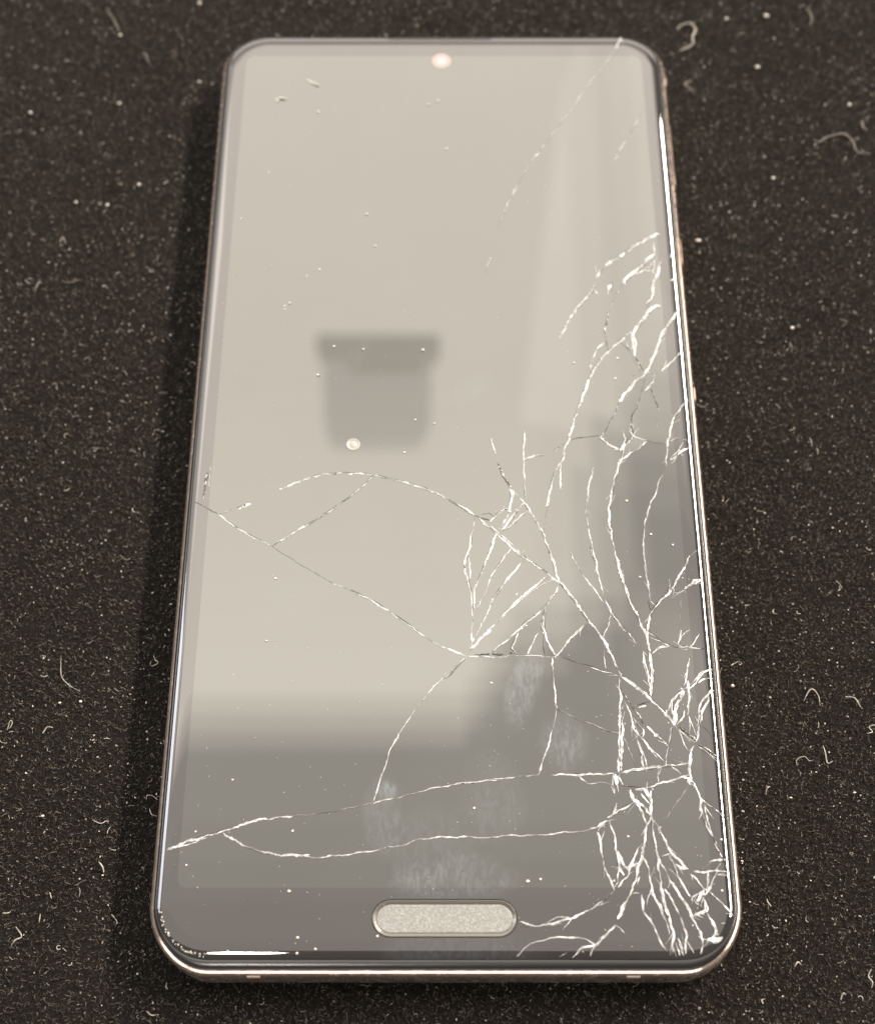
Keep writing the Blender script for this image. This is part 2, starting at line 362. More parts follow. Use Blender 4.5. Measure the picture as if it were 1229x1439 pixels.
GRAINS = [
 (53.34, 148.21, 0.62, 'round white grain on the felt right of the figure nine lint'),
 (40.37, 111.82, 0.72, 'white grain on the felt beside the bright side button'),
 (67.88, 139.88, 0.55, 'white grain near the right border above the long wavy thread'),
 (55.98, 159.96, 0.68, 'largest white grain near the top edge at the right'),
 (53.46, 95.24, 0.50, 'bright white grain alone on the felt right of the cracked upper side'),
 (49.01, 159.29, 0.48, 'small white grain near the top edge above the figure nine lint'),
 (53.53, 124.38, 0.48, 'small grain on the right felt left of and below the wavy thread'),
 (-68.86, 138.18, 0.50, 'white grain close to the left border at the top'),
 (-54.22, 140.19, 0.50, 'white grain midway between the left border and the phone top'),
 (-42.55, 162.98, 0.58, 'white grain at the very top edge left of the phone'),
 (-55.60, 155.50, 0.45, 'white grain at the end of the faint curved fibre'),
 (-59.18, 119.45, 0.48, 'left one of two neighbouring white grains on the left felt'),
 (-54.07, 118.88, 0.48, 'right one of two neighbouring white grains on the left felt'),
 (-49.42, 123.07, 0.48, 'white grain above the shadow edge left of the phone'),
 (-41.22, 144.88, 0.45, 'dim grain just left of the phone upper left corner'),
 (39.00, 37.28, 0.42, 'bright oval grain close beside the phone right edge'),
 (-51.94, 34.85, 0.30, 'left grain below the L-shaped thread on the left felt'),
 (-49.18, 35.05, 0.34, 'right grain below the L-shaped thread on the left felt'),
 (-52.37, 19.41, 0.34, 'white grain near the left border above the thick white curl'),
 (-38.21, -0.41, 0.28, 'small white grain below the phone lower left corner'),
 (53.61, 22.52, 0.32, 'white grain near the right border below the hook-ended thread'),
]
for i, (x, y, r, lab) in enumerate(GRAINS):
    v, f = grain_mesh(r*0.62, i)
    tag(obj('dust_grain', mesh_from('dust_grain', v, f, M_grain, smooth=True), loc=(x, y, 0.55)), lab, 'grain', 'white grains on the black felt')

# ------------------------------------------------------------------ the phone
phone = bpy.data.objects.new('smartphone', None); col.objects.link(phone)
phone.location = (0, 70*MM, 0)
tag(phone, 'switched-off smartphone with shattered glossy screen lying on black felt', 'phone')
GW, GH, GR = 35.0, 146.9, 6.6        # half width, height and corner radius of the glass
CY = 70.0                            # phone origin in y
def outline(off, n=14, step=4.0):
    """rounded rectangle of the glass, grown by off; ccw list of (x, y), y from the bottom edge"""
    r = max(GR+off, 0.3); hx = GW+off; y0, y1 = -off, GH+off
    P = []
    for (cx, cy, a0) in ((hx-r, y0+r, -90), (hx-r, y1-r, 0), (-hx+r, y1-r, 90), (-hx+r, y0+r, 180)):
        for k in range(n+1):
            a = math.radians(a0+90*k/n); P.append((cx+r*math.cos(a), cy+r*math.sin(a)))
    out = []
    for i, p in enumerate(P):
        q = P[(i+1) % len(P)]; out.append(p)
        d = math.dist(p, q)
        if d > step*1.5:
            m = int(d//step)
            for k in range(1, m): out.append((p[0]+(q[0]-p[0])*k/m, p[1]+(q[1]-p[1])*k/m))
    return out
def inset(x, y):
    """distance inside the glass outline"""
    hx, hy = GW-GR, GH/2-GR
    qx = abs(x)-hx; qy = abs(y-GH/2)-hy
    return GR-(math.hypot(max(qx, 0), max(qy, 0))+min(max(qx, qy), 0))
RIM, DROP, TM = 2.1, 0.50, 0.95
def glass_z(x, y):
    d = inset(x, y)
    if d >= RIM: return TOP
    t = TM*(1-max(d, 0)/RIM)
    return TOP-DROP*(1-math.sqrt(max(0, 1-t*t)))
def glass_n(x, y):
    d = inset(x, y)
    if d >= RIM: return np.array([0, 0, 1.0])
    t = TM*(1-max(d, 0.0)/RIM)
    slope = DROP*t/math.sqrt(max(1e-6, 1-t*t))*TM/RIM
    e = 1e-3
    g = np.array([inset(x+e, y)-inset(x-e, y), inset(x, y+e)-inset(x, y-e)]); g /= np.linalg.norm(g)+1e-9
    v = np.array([-g[0]*slope, -g[1]*slope, 1.0]); return v/np.linalg.norm(v)
def sweep(profile, close=True, n=14):
    """profile: list of (offset from the glass outline, z)"""
    V = []; Fc = []
    loops = [outline(o, n) for o, z in profile]
    m = min(map(len, loops))
    base = outline(0, n); m = len(base)
    for (o, z) in profile:
        # offset along the outline's normals so every ring has the same count
        for i, p in enumerate(base):
            a = base[i-1]; b = base[(i+1) % m]
            t = np.array(b)-np.array(a); t /= np.linalg.norm(t)
            ex = 0.72*min(1, max(0, (o-0.06)/0.3))*max(0, t[0])**1.5     # the chin is a little deeper
            V.append((p[0]+t[1]*o, p[1]-t[0]*(o+ex)-CY, z))
    for j in range(len(profile)-1):
        for i in range(m):
            Fc.append((j*m+i, j*m+(i+1) % m, (j+1)*m+(i+1) % m, (j+1)*m+i))
    return V, Fc, m
T = TOP
# metal frame
prof = [(0.46, T-0.74), (0.58, T-0.82), (0.72, T-0.94), (0.88, T-1.13), (1.00, T-1.42), (1.07, T-1.9), (1.10, T-3.6), (1.10, T-5.0), (1.0, T-6.6), (0.7, T-7.9), (0.2, T-8.6), (-2.0, T-8.75)]
v, f, m = sweep(prof)
f.append(tuple(range((len(prof)-1)*m, len(prof)*m)))
frame = obj('frame', mesh_from('frame', v, f, M_rose, smooth=True), phone)
for pol in frame.data.polygons:
    if len(pol.vertices) > 4: pol.use_smooth = False
# black plastic lip between glass and metal
v, f, m = sweep([(-0.3, T-1.0), (-0.04, T-0.50), (0.06, T-0.44), (0.18, T-0.47), (0.32, T-0.56), (0.43, T-0.70), (0.48, T-0.84), (0.49, T-1.2)])
obj('screen_lip', mesh_from('screen_lip', v, f, M_black, smooth=True), phone)
# antenna breaks across the metal frame
def box(x0, x1, y0, y1, z0, z1, bev=0.0):
    V = []
    b = bev
    for z, k in ((z0, 0), (z1-b, 0), (z1, b)):
        V += [(x0+k, y0+k, z), (x1-k, y0+k, z), (x1-k, y1-k, z), (x0+k, y1-k, z)]
    Fc = [(3, 2, 1, 0), (8, 9, 10, 11)]
    for j in range(2):
        for i in range(4): Fc.append((j*4+i, j*4+(i+1) % 4, j*4+4+(i+1) % 4, j*4+4+i))
    return V, Fc
def antenna(cx, cy, sx, sy):
    v, f = box(cx-sx/2, cx+sx/2, cy-sy/2, cy+sy/2, T-2.9, T-1.42, 0.12)
    obj('antenna_line', mesh_from('antenna_line', [(a, b-CY, c) for a, b, c in v], f, M_antenna), frame)
antenna(-23.0, -1.55, 1.6, 0.5); antenna(22.4, -1.55, 1.6, 0.5)
antenna(35.83, 138.5, 0.58, 1.4)
# side buttons on the right: rounded bars standing proud of the frame
def side_button(name, y0, y1, zc, hh, out, m_):
    V = []; Fc = []; k = 8; ny = 10
    for j in range(ny+1):
        u = j/ny; y = y0+(y1-y0)*u
        e = min(u, 1-u)*(y1-y0); sc = math.sqrt(max(0.03, 1-max(0, 1-e/hh)**2)) if e < hh else 1.0
        for i in range(k+1):
            a = math.pi*i/k-math.pi/2
            V.append((35.9+out*sc*math.cos(a)**0.6 if abs(math.cos(a)) > 1e-6 else 35.9, y-CY, zc+hh*sc*math.sin(a)))
    for j in range(ny):
        for i in range(k):
            Fc.append((j*(k+1)+i, (j+1)*(k+1)+i, (j+1)*(k+1)+i+1, j*(k+1)+i+1))
    o = obj(name, mesh_from(name, V, Fc, m_, smooth=True), phone); return o
side_button('volume_rocker', 117.0, 131.6, T-3.6, 1.15, 0.62, M_rose2)
side_button('power_button', 102.6, 108.6, T-3.6, 1.15, 0.66, M_rose2)
side_button('side_key', 78.6, 82.0, T-3.6, 1.0, 0.75, M_rose2)
# carrier sheet under the glass
v, f, m = sweep([(-0.35, T-1.3), (-0.35, T-0.82)])
f.append(tuple(range(m, 2*m)))
cover = obj('cover_glass', mesh_from('cover_glass', v, f, M_black), phone)

# --- cracks: traced as polylines in millimetres on the glass plane: width kind points
CRACKS = """0.465 w 29.18,146.93 28.08,144.14
0.202 f 28.08,144.14 26.00,140.64 23.18,136.45 19.96,130.88 16.45,125.20 13.01,119.64 10.91,115.10 9.41,111.52 8.28,108.22
0.170 f 6.95,102.59 6.21,99.40
0.180 f 31.38,130.40 29.70,127.08 26.43,120.78
0.429 w 32.61,106.91 30.64,105.73 28.65,104.27 27.00,102.92 25.52,101.77 24.06,100.81
0.320 w 24.06,100.81 23.22,99.67 22.95,98.81
0.252 w 22.89,99.33 22.06,96.39 19.50,93.08 18.03,90.42 16.73,87.59
0.424 w 21.64,95.89 22.14,96.64 22.79,95.70
0.480 w 31.73,103.21 30.37,101.58 29.03,100.24 27.71,99.10 26.54,97.58
0.168 f 26.54,97.58 25.65,95.70 24.77,93.65 24.23,92.17
0.355 d 24.23,92.17 23.57,89.79 23.40,87.97
0.166 d 23.47,87.88 23.74,86.44 23.88,85.82
0.213 w 28.50,99.29 29.63,99.76 31.04,99.95
0.172 w 31.71,105.25 31.66,103.31
0.374 w 31.66,102.15 31.39,100.43 31.16,99.29
0.423 w 32.55,101.38 31.77,99.10 31.03,97.39 31.08,95.89 30.55,94.77 29.88,94.03
0.147 d 31.21,95.52 29.83,93.28
0.501 w 31.85,93.47 31.24,93.65 30.42,92.91 29.41,91.44 28.08,89.79 27.52,88.15 27.72,86.35 27.55,84.80
0.415 w 27.66,88.29 27.81,86.44 27.63,85.01
0.529 w 25.07,97.77 24.38,96.45
0.328 w 27.54,89.22 26.43,88.08 25.52,87.26 24.42,86.13 23.69,85.41 22.40,83.79 21.08,81.37 19.74,77.98 18.57,74.65 17.41,70.78 16.67,69.06 16.63,68.11
0.207 w 23.26,87.05 22.44,86.23 21.59,84.80 21.17,83.18 20.94,81.97
0.330 d 27.70,84.60 28.22,83.38 28.67,82.37
0.154 d 25.85,87.05 26.97,85.41 27.87,83.18 28.29,81.77
0.156 w 25.61,87.26 26.94,87.88
0.187 w 26.58,87.67 26.68,86.44 27.17,85.82
0.432 w 34.22,92.46 33.12,90.57 32.06,89.12 31.34,87.46 30.78,85.62 29.77,83.38 28.79,81.57 27.72,80.77 26.61,79.37 25.51,77.98 24.94,77.00
0.131 d 24.94,77.00 23.98,74.84 22.86,72.71 22.47,71.74
0.223 d 28.84,80.97 28.41,79.57 27.96,77.78 27.45,76.41 26.68,74.84 26.33,73.29 26.66,71.74
0.152 w 27.75,77.19 26.74,74.45 26.62,72.51
0.306 w 30.08,80.37 29.18,79.57 28.70,78.77
0.264 d 29.58,79.17 30.05,77.39 30.47,76.01 30.33,75.23
0.111 f 30.24,75.23 30.07,73.87 29.78,72.13
0.307 w 26.91,81.57 27.91,81.17
0.258 w 34.50,85.72 33.08,84.09 31.32,82.17
0.302 w 34.63,77.39 33.31,75.62 32.36,74.16 31.89,72.32 31.43,70.59 31.13,68.68 30.82,66.60
0.171 d 17.74,70.78 18.59,71.16 19.94,71.26 21.79,71.55
0.301 w 22.48,71.93 21.94,71.16 22.26,70.88 22.73,70.30 24.50,69.16
0.201 w 26.02,72.32 26.48,71.64 26.96,71.26 28.43,70.69
0.160 d 28.43,70.69 29.74,70.30 31.41,70.30
0.281 w 31.43,70.59 32.64,71.07 33.82,71.16
0.400 w 25.63,71.36 25.04,69.82 24.58,69.06
0.300 w 26.44,70.97 25.56,70.21 25.10,69.44
0.319 w 28.43,70.59 27.19,69.44 25.80,68.49 24.92,67.74
0.259 w 25.44,70.97 24.77,67.92 24.17,66.23
0.399 w 34.20,69.63 33.14,68.87 31.55,67.55
0.199 w 33.01,69.35 31.58,67.92
0.273 w 24.76,67.94 24.58,67.56 23.98,65.87 23.17,63.08 22.60,60.13 22.49,57.95 22.86,54.36 23.36,51.71 23.73,49.78 24.51,46.83
0.340 w 23.00,53.01 23.63,49.94 24.28,47.48 24.59,46.05 25.41,44.34 25.96,42.65 26.52,41.25 26.76,38.89
0.389 w 26.76,38.89 26.86,36.55 26.74,34.65
0.194 w 20.70,66.43 19.89,63.08 19.55,60.13 19.48,57.95 19.83,55.07 20.34,52.23 20.68,49.43 21.19,46.83
0.282 w 21.32,46.48 22.02,44.62 23.09,42.79 24.19,41.39 25.15,40.13
0.173 d 19.64,54.36 20.16,51.88
0.175 w 30.23,65.31 29.04,62.34 27.98,59.95 27.22,57.05 26.89,54.36 26.93,51.18 27.24,47.35
0.191 w 26.95,55.09 26.96,52.13 27.15,48.92 27.29,46.91 27.37,46.19
0.212 d 34.54,54.12 33.73,53.31 32.99,52.42 32.38,51.40
0.288 w 33.16,52.87 32.54,51.69
0.430 w 32.53,51.54 31.93,50.67 31.31,49.50 30.71,48.63 30.25,47.77
0.340 w 30.25,47.77 29.26,46.76 28.41,45.90 27.69,45.05 27.17,44.20 26.82,42.79 26.68,41.67
0.190 d 30.15,48.20 29.14,46.98 28.29,46.19 27.56,45.05 27.02,43.77
0.762 w 34.41,49.28 33.39,49.00 32.69,48.49 31.98,47.91
0.304 w 30.50,47.48 31.16,47.48 31.97,47.77 32.07,47.34
0.133 w 31.34,47.34 31.32,45.76 31.19,43.49
0.225 w 31.08,42.09 30.89,41.25 30.60,39.99
0.299 w 26.58,42.09 27.18,41.39 28.29,40.41 29.29,39.85
0.224 d 29.31,40.06 30.06,39.74 30.57,39.65
0.373 w 30.58,39.72 31.09,39.65 32.51,39.58 33.41,39.44
0.168 d 33.41,39.41 34.57,39.37
0.336 w 27.01,38.68 27.70,39.30 28.50,39.65 29.42,39.85
0.224 w 33.39,41.53 32.55,39.99 32.13,39.58
0.242 w 30.57,39.58 31.06,39.23 31.97,39.23
0.186 w 25.86,39.02 25.94,37.23 26.26,35.19
0.261 w 25.94,39.16 26.47,38.47
0.185 w 31.87,37.92 31.44,36.55 31.16,34.65
0.189 d 27.27,46.62 27.06,45.48 27.28,44.77
0.313 w -0.48,61.92 0.94,61.22 2.35,60.23 3.41,59.44 4.11,58.95
0.277 w -22.64,62.99 -19.89,64.35 -17.11,65.26 -13.90,65.49 -10.27,65.26 -6.63,64.35 -3.01,63.22 0.20,61.64
0.489 w -26.72,60.75 -28.46,59.86
0.195 w -29.25,59.86 -31.00,59.19
0.394 w -22.88,62.99 -22.32,63.08
0.225 w -10.06,65.03 -12.21,62.54 -15.72,59.63 -19.20,57.20 -23.40,54.36
0.235 d -34.52,61.06 -33.07,60.30 -31.20,59.19
0.223 w -31.20,59.19 -28.69,57.20 -25.82,55.45 -23.60,54.36
0.144 f -23.60,54.36 -21.77,53.06 -18.15,50.70 -14.97,48.79
0.264 w -14.97,48.79 -12.22,47.52 -9.10,45.84 -5.60,43.35 -2.15,40.69 0.14,39.47 2.97,38.25
0.267 w 4.10,58.85 3.73,56.50 3.35,54.37 2.81,52.45 2.62,50.55 3.05,49.22 3.45,47.16 3.60,44.93 3.58,42.73 3.47,40.37 3.20,39.28
0.192 w 3.26,53.98 3.25,52.07 3.39,49.41
0.346 w 4.54,58.55 5.50,57.67 6.88,56.31 8.94,54.18 10.81,52.45 12.34,51.30 13.69,50.26 14.52,49.51 15.36,48.85
0.174 w 6.02,57.48 7.40,56.21 9.29,54.27 10.98,52.54
0.160 w 6.55,71.09 7.16,68.49
0.396 d 7.46,67.19 8.06,65.18 9.15,63.18
0.310 w 8.79,63.42 9.48,62.62 10.86,61.02 11.71,59.64 12.54,58.06 13.37,56.31 13.68,55.14 14.46,52.64 15.05,49.79 15.36,48.85
0.294 w 8.97,63.42 9.20,62.02 8.90,60.23 8.51,58.65 7.78,57.28
0.684 w 8.27,60.03 9.14,59.54
0.391 w 9.48,62.62 8.70,59.44
0.341 w 10.86,60.83 9.03,58.46 7.58,56.31
0.292 w 11.71,59.74 10.09,58.65 9.01,57.28 7.76,56.70
0.234 w 6.20,57.87 7.11,59.05 8.18,60.03
0.332 d 4.11,58.95 4.98,58.65 6.03,58.16
0.195 d 4.99,59.05 6.05,59.24 6.57,58.85
0.236 w 11.03,63.82 11.16,62.22 11.21,60.83
0.159 w 11.32,72.59 11.03,67.75 11.10,64.09
0.299 w 11.03,67.56 12.51,68.30 14.13,68.49
0.400 w 15.45,69.04 17.29,70.34 17.65,71.09
0.295 w 16.72,68.12 15.33,65.54 14.59,63.00 14.01,60.13
0.148 w 16.19,67.19 15.96,62.64
0.126 f 14.01,60.13 13.59,56.94 13.39,55.54
0.266 w 7.06,56.31 5.59,52.07 4.51,49.22 3.89,47.91 3.79,46.79 3.98,45.12
0.228 w 8.93,53.98 6.42,50.17 5.35,47.35 4.11,44.93
0.264 w 10.71,52.16 8.66,49.79 6.36,46.42 5.29,43.64 4.25,41.82 3.38,39.82
0.395 w 13.85,49.98 11.54,47.91 9.08,45.67 6.81,43.09 4.92,41.09 3.20,39.10
0.209 w 14.35,49.41 11.53,47.53 8.38,44.93
0.301 w 15.26,48.47 14.43,46.97 13.53,45.67 12.12,44.20 10.55,42.91 9.50,41.82 7.60,40.19 6.06,38.93
0.563 w 11.07,43.46 10.02,42.18
0.224 w 9.76,41.82 9.13,40.55 8.69,39.46 9.43,38.75
0.262 w 12.38,41.82 11.49,40.37 10.77,38.57
0.234 d 13.08,44.93 12.77,43.09 12.86,40.91 12.96,38.57
0.262 w 13.35,45.30 13.01,42.91 13.36,40.55 14.46,38.39
0.373 d 3.87,38.57 5.22,38.66 7.57,38.66
0.186 w 2.86,38.39 6.22,38.21 10.26,38.48 14.46,38.21
0.466 d 8.34,38.84 8.79,38.84
0.261 w 18.31,42.73 16.41,40.73 15.16,39.10 14.46,38.21
0.337 w 15.35,49.01 16.82,46.98 18.83,43.65 20.82,40.69 21.90,38.10 22.81,35.54
0.200 w 16.93,53.46 17.92,51.05 19.37,48.67 21.09,45.98
0.169 w 22.09,44.48 20.84,41.02
0.167 w 20.82,40.69 20.83,36.66
0.222 w -0.51,34.90 1.00,36.50 2.83,38.42
0.148 d 0.09,35.22 1.61,36.82 2.67,38.04
0.182 w 0.13,36.05 -2.50,32.88 -4.71,29.76 -6.88,25.93 -8.28,21.46
0.143 w -7.73,23.11 -8.42,21.06 -9.03,18.92
0.139 d 15.33,38.14 18.31,37.17 20.98,36.21 22.75,35.57
0.139 w 18.90,36.85 20.98,36.15 22.75,35.51
0.313 w 13.97,38.14 14.11,33.67 14.31,31.17
0.182 f 14.31,31.17 15.91,30.23 18.54,29.15 20.86,28.22 22.31,27.76
0.216 w 14.31,31.17 13.61,28.07 12.62,25.02 11.66,22.47
0.421 w 22.90,35.57 24.06,34.57 25.35,33.57 26.49,32.44 27.24,31.59 28.11,30.61 28.84,29.63 29.45,28.80
0.185 w 23.17,35.57 24.34,34.71 25.74,33.43
0.370 w 26.69,38.59 26.80,37.15 26.89,35.42 26.61,34.28 26.58,32.86
0.222 w 25.94,38.59 26.21,36.43 26.38,34.85 26.60,34.14
0.183 d 26.34,32.16 25.38,31.94 24.28,31.45
0.366 w 25.89,31.52 24.81,31.31
0.311 w 22.62,35.42 22.49,34.28 22.63,33.14 22.36,30.75 22.24,28.66 22.02,25.91 21.78,22.79
0.361 w 22.72,30.05 22.54,27.97 22.35,25.91 22.05,22.92
0.311 d 22.86,33.57 23.40,32.44 24.14,31.31 24.86,30.05 25.46,28.94
0.217 w 22.88,32.86 23.80,30.19 24.09,28.39 25.20,27.01 26.43,25.50 27.64,24.00
0.289 w 24.09,28.39 25.56,26.46 26.76,24.55
0.364 w 24.05,29.91 24.79,28.94 25.29,28.39 25.09,27.42
0.399 w 25.72,28.80 26.84,27.69 28.33,26.18
0.271 w 24.42,27.28 24.73,25.77 24.98,23.46
0.180 w 24.65,26.59 25.50,23.46
0.163 f 22.57,27.42 23.28,25.91 23.92,23.46
0.253 w 28.90,28.66 28.44,26.87 28.16,25.64 27.76,23.73
0.272 d 28.92,28.59 28.64,27.83
0.181 w 29.81,28.39 30.23,26.87 30.79,25.50
0.454 d 29.85,28.80 30.85,27.97 31.82,26.87
0.498 w 30.81,27.42 31.68,26.73
0.325 d 31.93,26.59 33.06,25.77 34.44,24.95
0.307 w 32.03,26.18 33.53,25.09 34.41,24.55
0.330 w 31.03,33.85 29.89,33.00 29.00,31.87 28.37,30.61 28.46,29.91
0.640 w 30.88,33.57 29.96,32.16 29.45,30.61 29.19,28.94
0.274 w 29.16,32.16 29.18,30.61 29.34,29.22
0.222 w 31.89,38.01 31.31,35.71 30.93,34.28
0.312 w 31.39,34.99 31.49,33.71 31.34,31.73 31.03,30.33
0.277 w 33.56,35.85 32.45,34.71 31.57,33.85
0.138 w 33.54,36.43 31.90,34.57
0.369 w 34.53,35.35 33.56,35.14 32.72,34.71
0.310 w 30.81,30.89 30.17,29.63 29.59,28.94
0.384 w 34.60,33.78 33.35,32.58 32.56,31.03 32.41,29.22
0.329 w 34.18,32.86 33.09,31.03 32.61,29.22
0.272 w 32.46,28.94 32.16,27.69 31.81,26.73
0.200 w 31.09,30.19 31.58,28.80 32.01,27.56
0.109 f 32.65,28.87 33.52,28.11 34.11,27.28
0.359 w 21.77,22.65 23.64,23.06 25.49,23.33 27.62,23.60 29.20,23.73 30.80,23.94
0.449 w 31.50,26.18 31.00,24.82 30.76,23.46 30.80,22.25 30.60,21.31
0.269 w 28.54,23.60 29.15,23.06 29.64,22.52
0.625 w 21.37,22.52 21.43,21.11
0.357 w 21.63,22.38 22.22,21.18
0.268 d 22.08,21.18 23.25,20.91 24.67,20.78
0.250 w 24.67,20.78 26.13,21.05 26.54,21.25 28.27,21.71 30.01,22.25 30.82,22.52
0.214 w 26.87,23.33 26.67,21.31
0.266 w 30.98,21.69 31.85,19.56 32.33,19.03 33.62,17.98 34.73,16.94
0.352 w 31.85,19.56 31.81,17.98 32.40,15.72 32.98,14.52
0.297 d 32.99,14.69 33.37,13.15 33.94,11.79 34.49,10.44
0.212 w 32.30,18.68 32.47,16.59 32.99,14.69
0.116 f 30.60,21.33 29.24,19.39 27.15,16.76
0.536 w 29.98,22.22 30.88,21.51
0.402 w 30.28,21.69 30.76,21.15
0.355 w 23.09,20.62 23.36,19.39 23.94,19.03 24.84,18.16 25.47,17.28
0.410 w 23.77,20.44 24.82,20.62 25.15,20.27 25.60,19.21 25.56,17.28
0.266 w 24.44,20.09 25.39,18.68
0.301 w 23.84,18.86 24.60,17.11 24.89,16.24
0.265 w 24.85,18.33 25.31,17.46
0.355 w 25.76,20.44 25.60,19.21
0.383 w 25.56,17.28 24.85,15.72 24.50,14.17 24.24,12.81 23.72,11.28 23.09,9.26 22.50,7.93 21.56,6.27 20.64,4.63
0.296 w 24.23,14.00 23.28,12.47 22.70,11.28 22.16,10.77
0.310 w 25.56,17.28 25.71,14.52 25.98,12.13 26.13,9.43 26.46,6.93 26.82,4.80 27.21,3.33 27.07,1.39 27.00,0.43
0.350 w 25.78,16.76 26.40,15.72 27.12,13.83 27.72,12.64 28.66,11.62 29.44,10.77
0.378 w 25.98,12.13 27.01,9.93 27.90,8.26 28.80,6.77 29.38,5.62 29.93,4.14 30.51,3.01 30.66,1.88 30.39,0.59
0.312 w 27.44,12.38 28.08,10.60 28.63,8.93 29.38,7.76 29.68,7.26
0.435 w 28.13,11.28 28.77,10.77 29.60,10.60
0.175 w 26.50,12.30 27.72,12.64
0.310 w 24.35,11.96 24.78,10.60 25.03,8.09 25.75,6.27 26.46,4.47 26.84,2.84
0.257 w 26.10,8.93 26.29,6.77 26.96,4.47 27.09,2.84
0.308 w 26.56,8.26 27.60,6.44 28.30,4.63 28.75,2.84 28.50,0.59
0.254 w 28.78,2.20 29.49,0.59
0.240 w 23.66,7.60 23.87,5.62 24.77,4.14 25.48,2.36 26.36,0.75
0.311 w 22.66,7.76 23.50,7.76
0.519 w 23.62,9.76 23.22,8.76
0.232 w 21.11,22.58 21.02,20.98 21.13,19.74
0.354 w 20.96,18.33 20.92,17.46 20.03,17.02
0.248 w 23.86,19.03 21.72,17.98 20.11,16.94
0.352 w 19.73,16.24 18.83,15.38
0.263 w 20.35,16.59 20.84,14.52 20.94,13.15 21.16,11.11 20.97,9.09
0.392 w 21.09,12.81 21.69,11.45 22.31,10.44
0.435 w 21.24,12.47 21.31,10.77 21.69,9.93
0.366 w 18.83,15.21 19.08,13.49 19.31,11.28 19.90,9.60 20.49,8.09
0.347 w 22.69,11.11 22.10,9.76 20.85,8.43
0.349 w 22.16,10.77 23.56,11.45
0.345 d 20.40,8.01 19.43,7.18 18.91,6.69
0.325 w 19.02,6.74 16.86,5.50 14.87,4.68 12.34,4.00 10.39,3.86 8.87,4.41
0.206 w 14.88,4.82 13.20,4.82 11.79,4.14
0.256 d 9.13,3.86 10.52,3.73
0.349 w 32.21,11.45 33.26,11.79 34.63,11.96
0.296 w 30.26,10.35 31.94,10.27 33.14,10.44 34.66,10.35
0.347 w 31.94,10.27 32.01,9.09 31.61,8.26
0.312 w 33.14,10.44 32.34,8.93 31.37,7.43
0.173 d 32.34,8.93 31.38,7.60
0.313 w 33.10,9.93 34.61,9.85
0.293 w 29.89,10.02 30.97,8.76 31.75,7.93 32.70,7.26 33.62,6.27 34.68,5.12
0.431 w 31.44,8.26 29.83,7.10 29.81,6.77
0.689 w 31.42,8.01 30.39,6.77
0.223 d 29.76,7.26 31.04,5.45
0.378 w 31.19,7.26 31.39,5.62 29.84,5.12
0.343 w 30.04,5.45 30.99,4.80
0.341 w 31.39,5.62 31.96,4.47 32.35,3.17 31.93,2.20
0.766 w 31.27,2.20 32.44,2.28 33.13,2.60
0.595 w 31.90,1.84 32.56,1.84
0.428 w 33.10,4.14 33.60,4.14
0.205 w 18.17,2.04 19.22,3.01 20.27,3.98
0.154 w 20.27,3.98 20.91,3.66 21.45,2.93
0.306 w 20.26,3.86 18.94,2.51 17.93,1.70 17.18,0.36
0.187 w 8.35,0.36 10.05,1.70 12.00,2.29 13.95,2.51 15.89,2.51 16.98,2.10 17.93,1.56
0.357 w 17.93,1.70 16.39,1.30 15.25,0.36
0.254 w 14.44,0.76 13.45,0.23
0.255 w 26.67,0.43 26.94,1.88
0.254 w 27.43,1.88 27.82,0.43
0.254 w 27.72,2.36 28.32,0.43
0.300 w -34.25,12.95 -32.02,13.95 -27.82,15.21 -25.19,16.11 -23.25,16.73 -18.96,17.20
0.176 w -33.03,13.24 -28.51,14.78
0.133 f -18.96,17.20 -16.09,17.45 -12.87,18.00 -9.03,18.84
0.214 w -9.03,18.84 -5.68,19.65 -1.70,20.69 1.93,21.35 6.63,21.80
0.215 w 5.97,21.87 11.66,22.47
0.251 w 13.12,22.47 16.47,22.47 19.39,22.56 21.73,22.68
0.297 w -27.45,15.03 -25.60,13.95 -23.04,12.88 -20.17,12.35 -16.61,12.35
0.175 w -18.75,12.42 -15.89,12.06 -12.70,12.35 -9.16,12.88 -5.25,13.59 -3.12,14.31 0.10,14.56 6.49,14.49
0.194 w 5.84,14.63 8.70,14.78 11.85,14.83 14.30,15.12 17.03,15.35 18.77,15.78
0.318 w 18.77,15.78 19.96,16.65
0.197 w 16.47,22.47 17.88,21.42 19.63,21.42 21.06,21.13
0.214 w 34.62,103.37 33.85,102.30
0.212 w 34.45,98.69 33.72,98.06
0.230 w 34.17,92.46 33.08,90.62
0.193 f 34.57,103.31 33.90,102.73
0.241 w 34.67,36.69 33.66,36.14 32.55,35.19
0.130 w 33.82,38.06 34.58,37.92
0.493 d -33.03,65.61 -33.21,63.69 -33.36,61.50
0.198 w -32.74,66.65 -32.69,65.17 -32.59,63.40"""
cracks = []
for line in CRACKS.splitlines():
    a = line.split(); cracks.append((float(a[0]), a[1], pts(' '.join(a[2:]))))

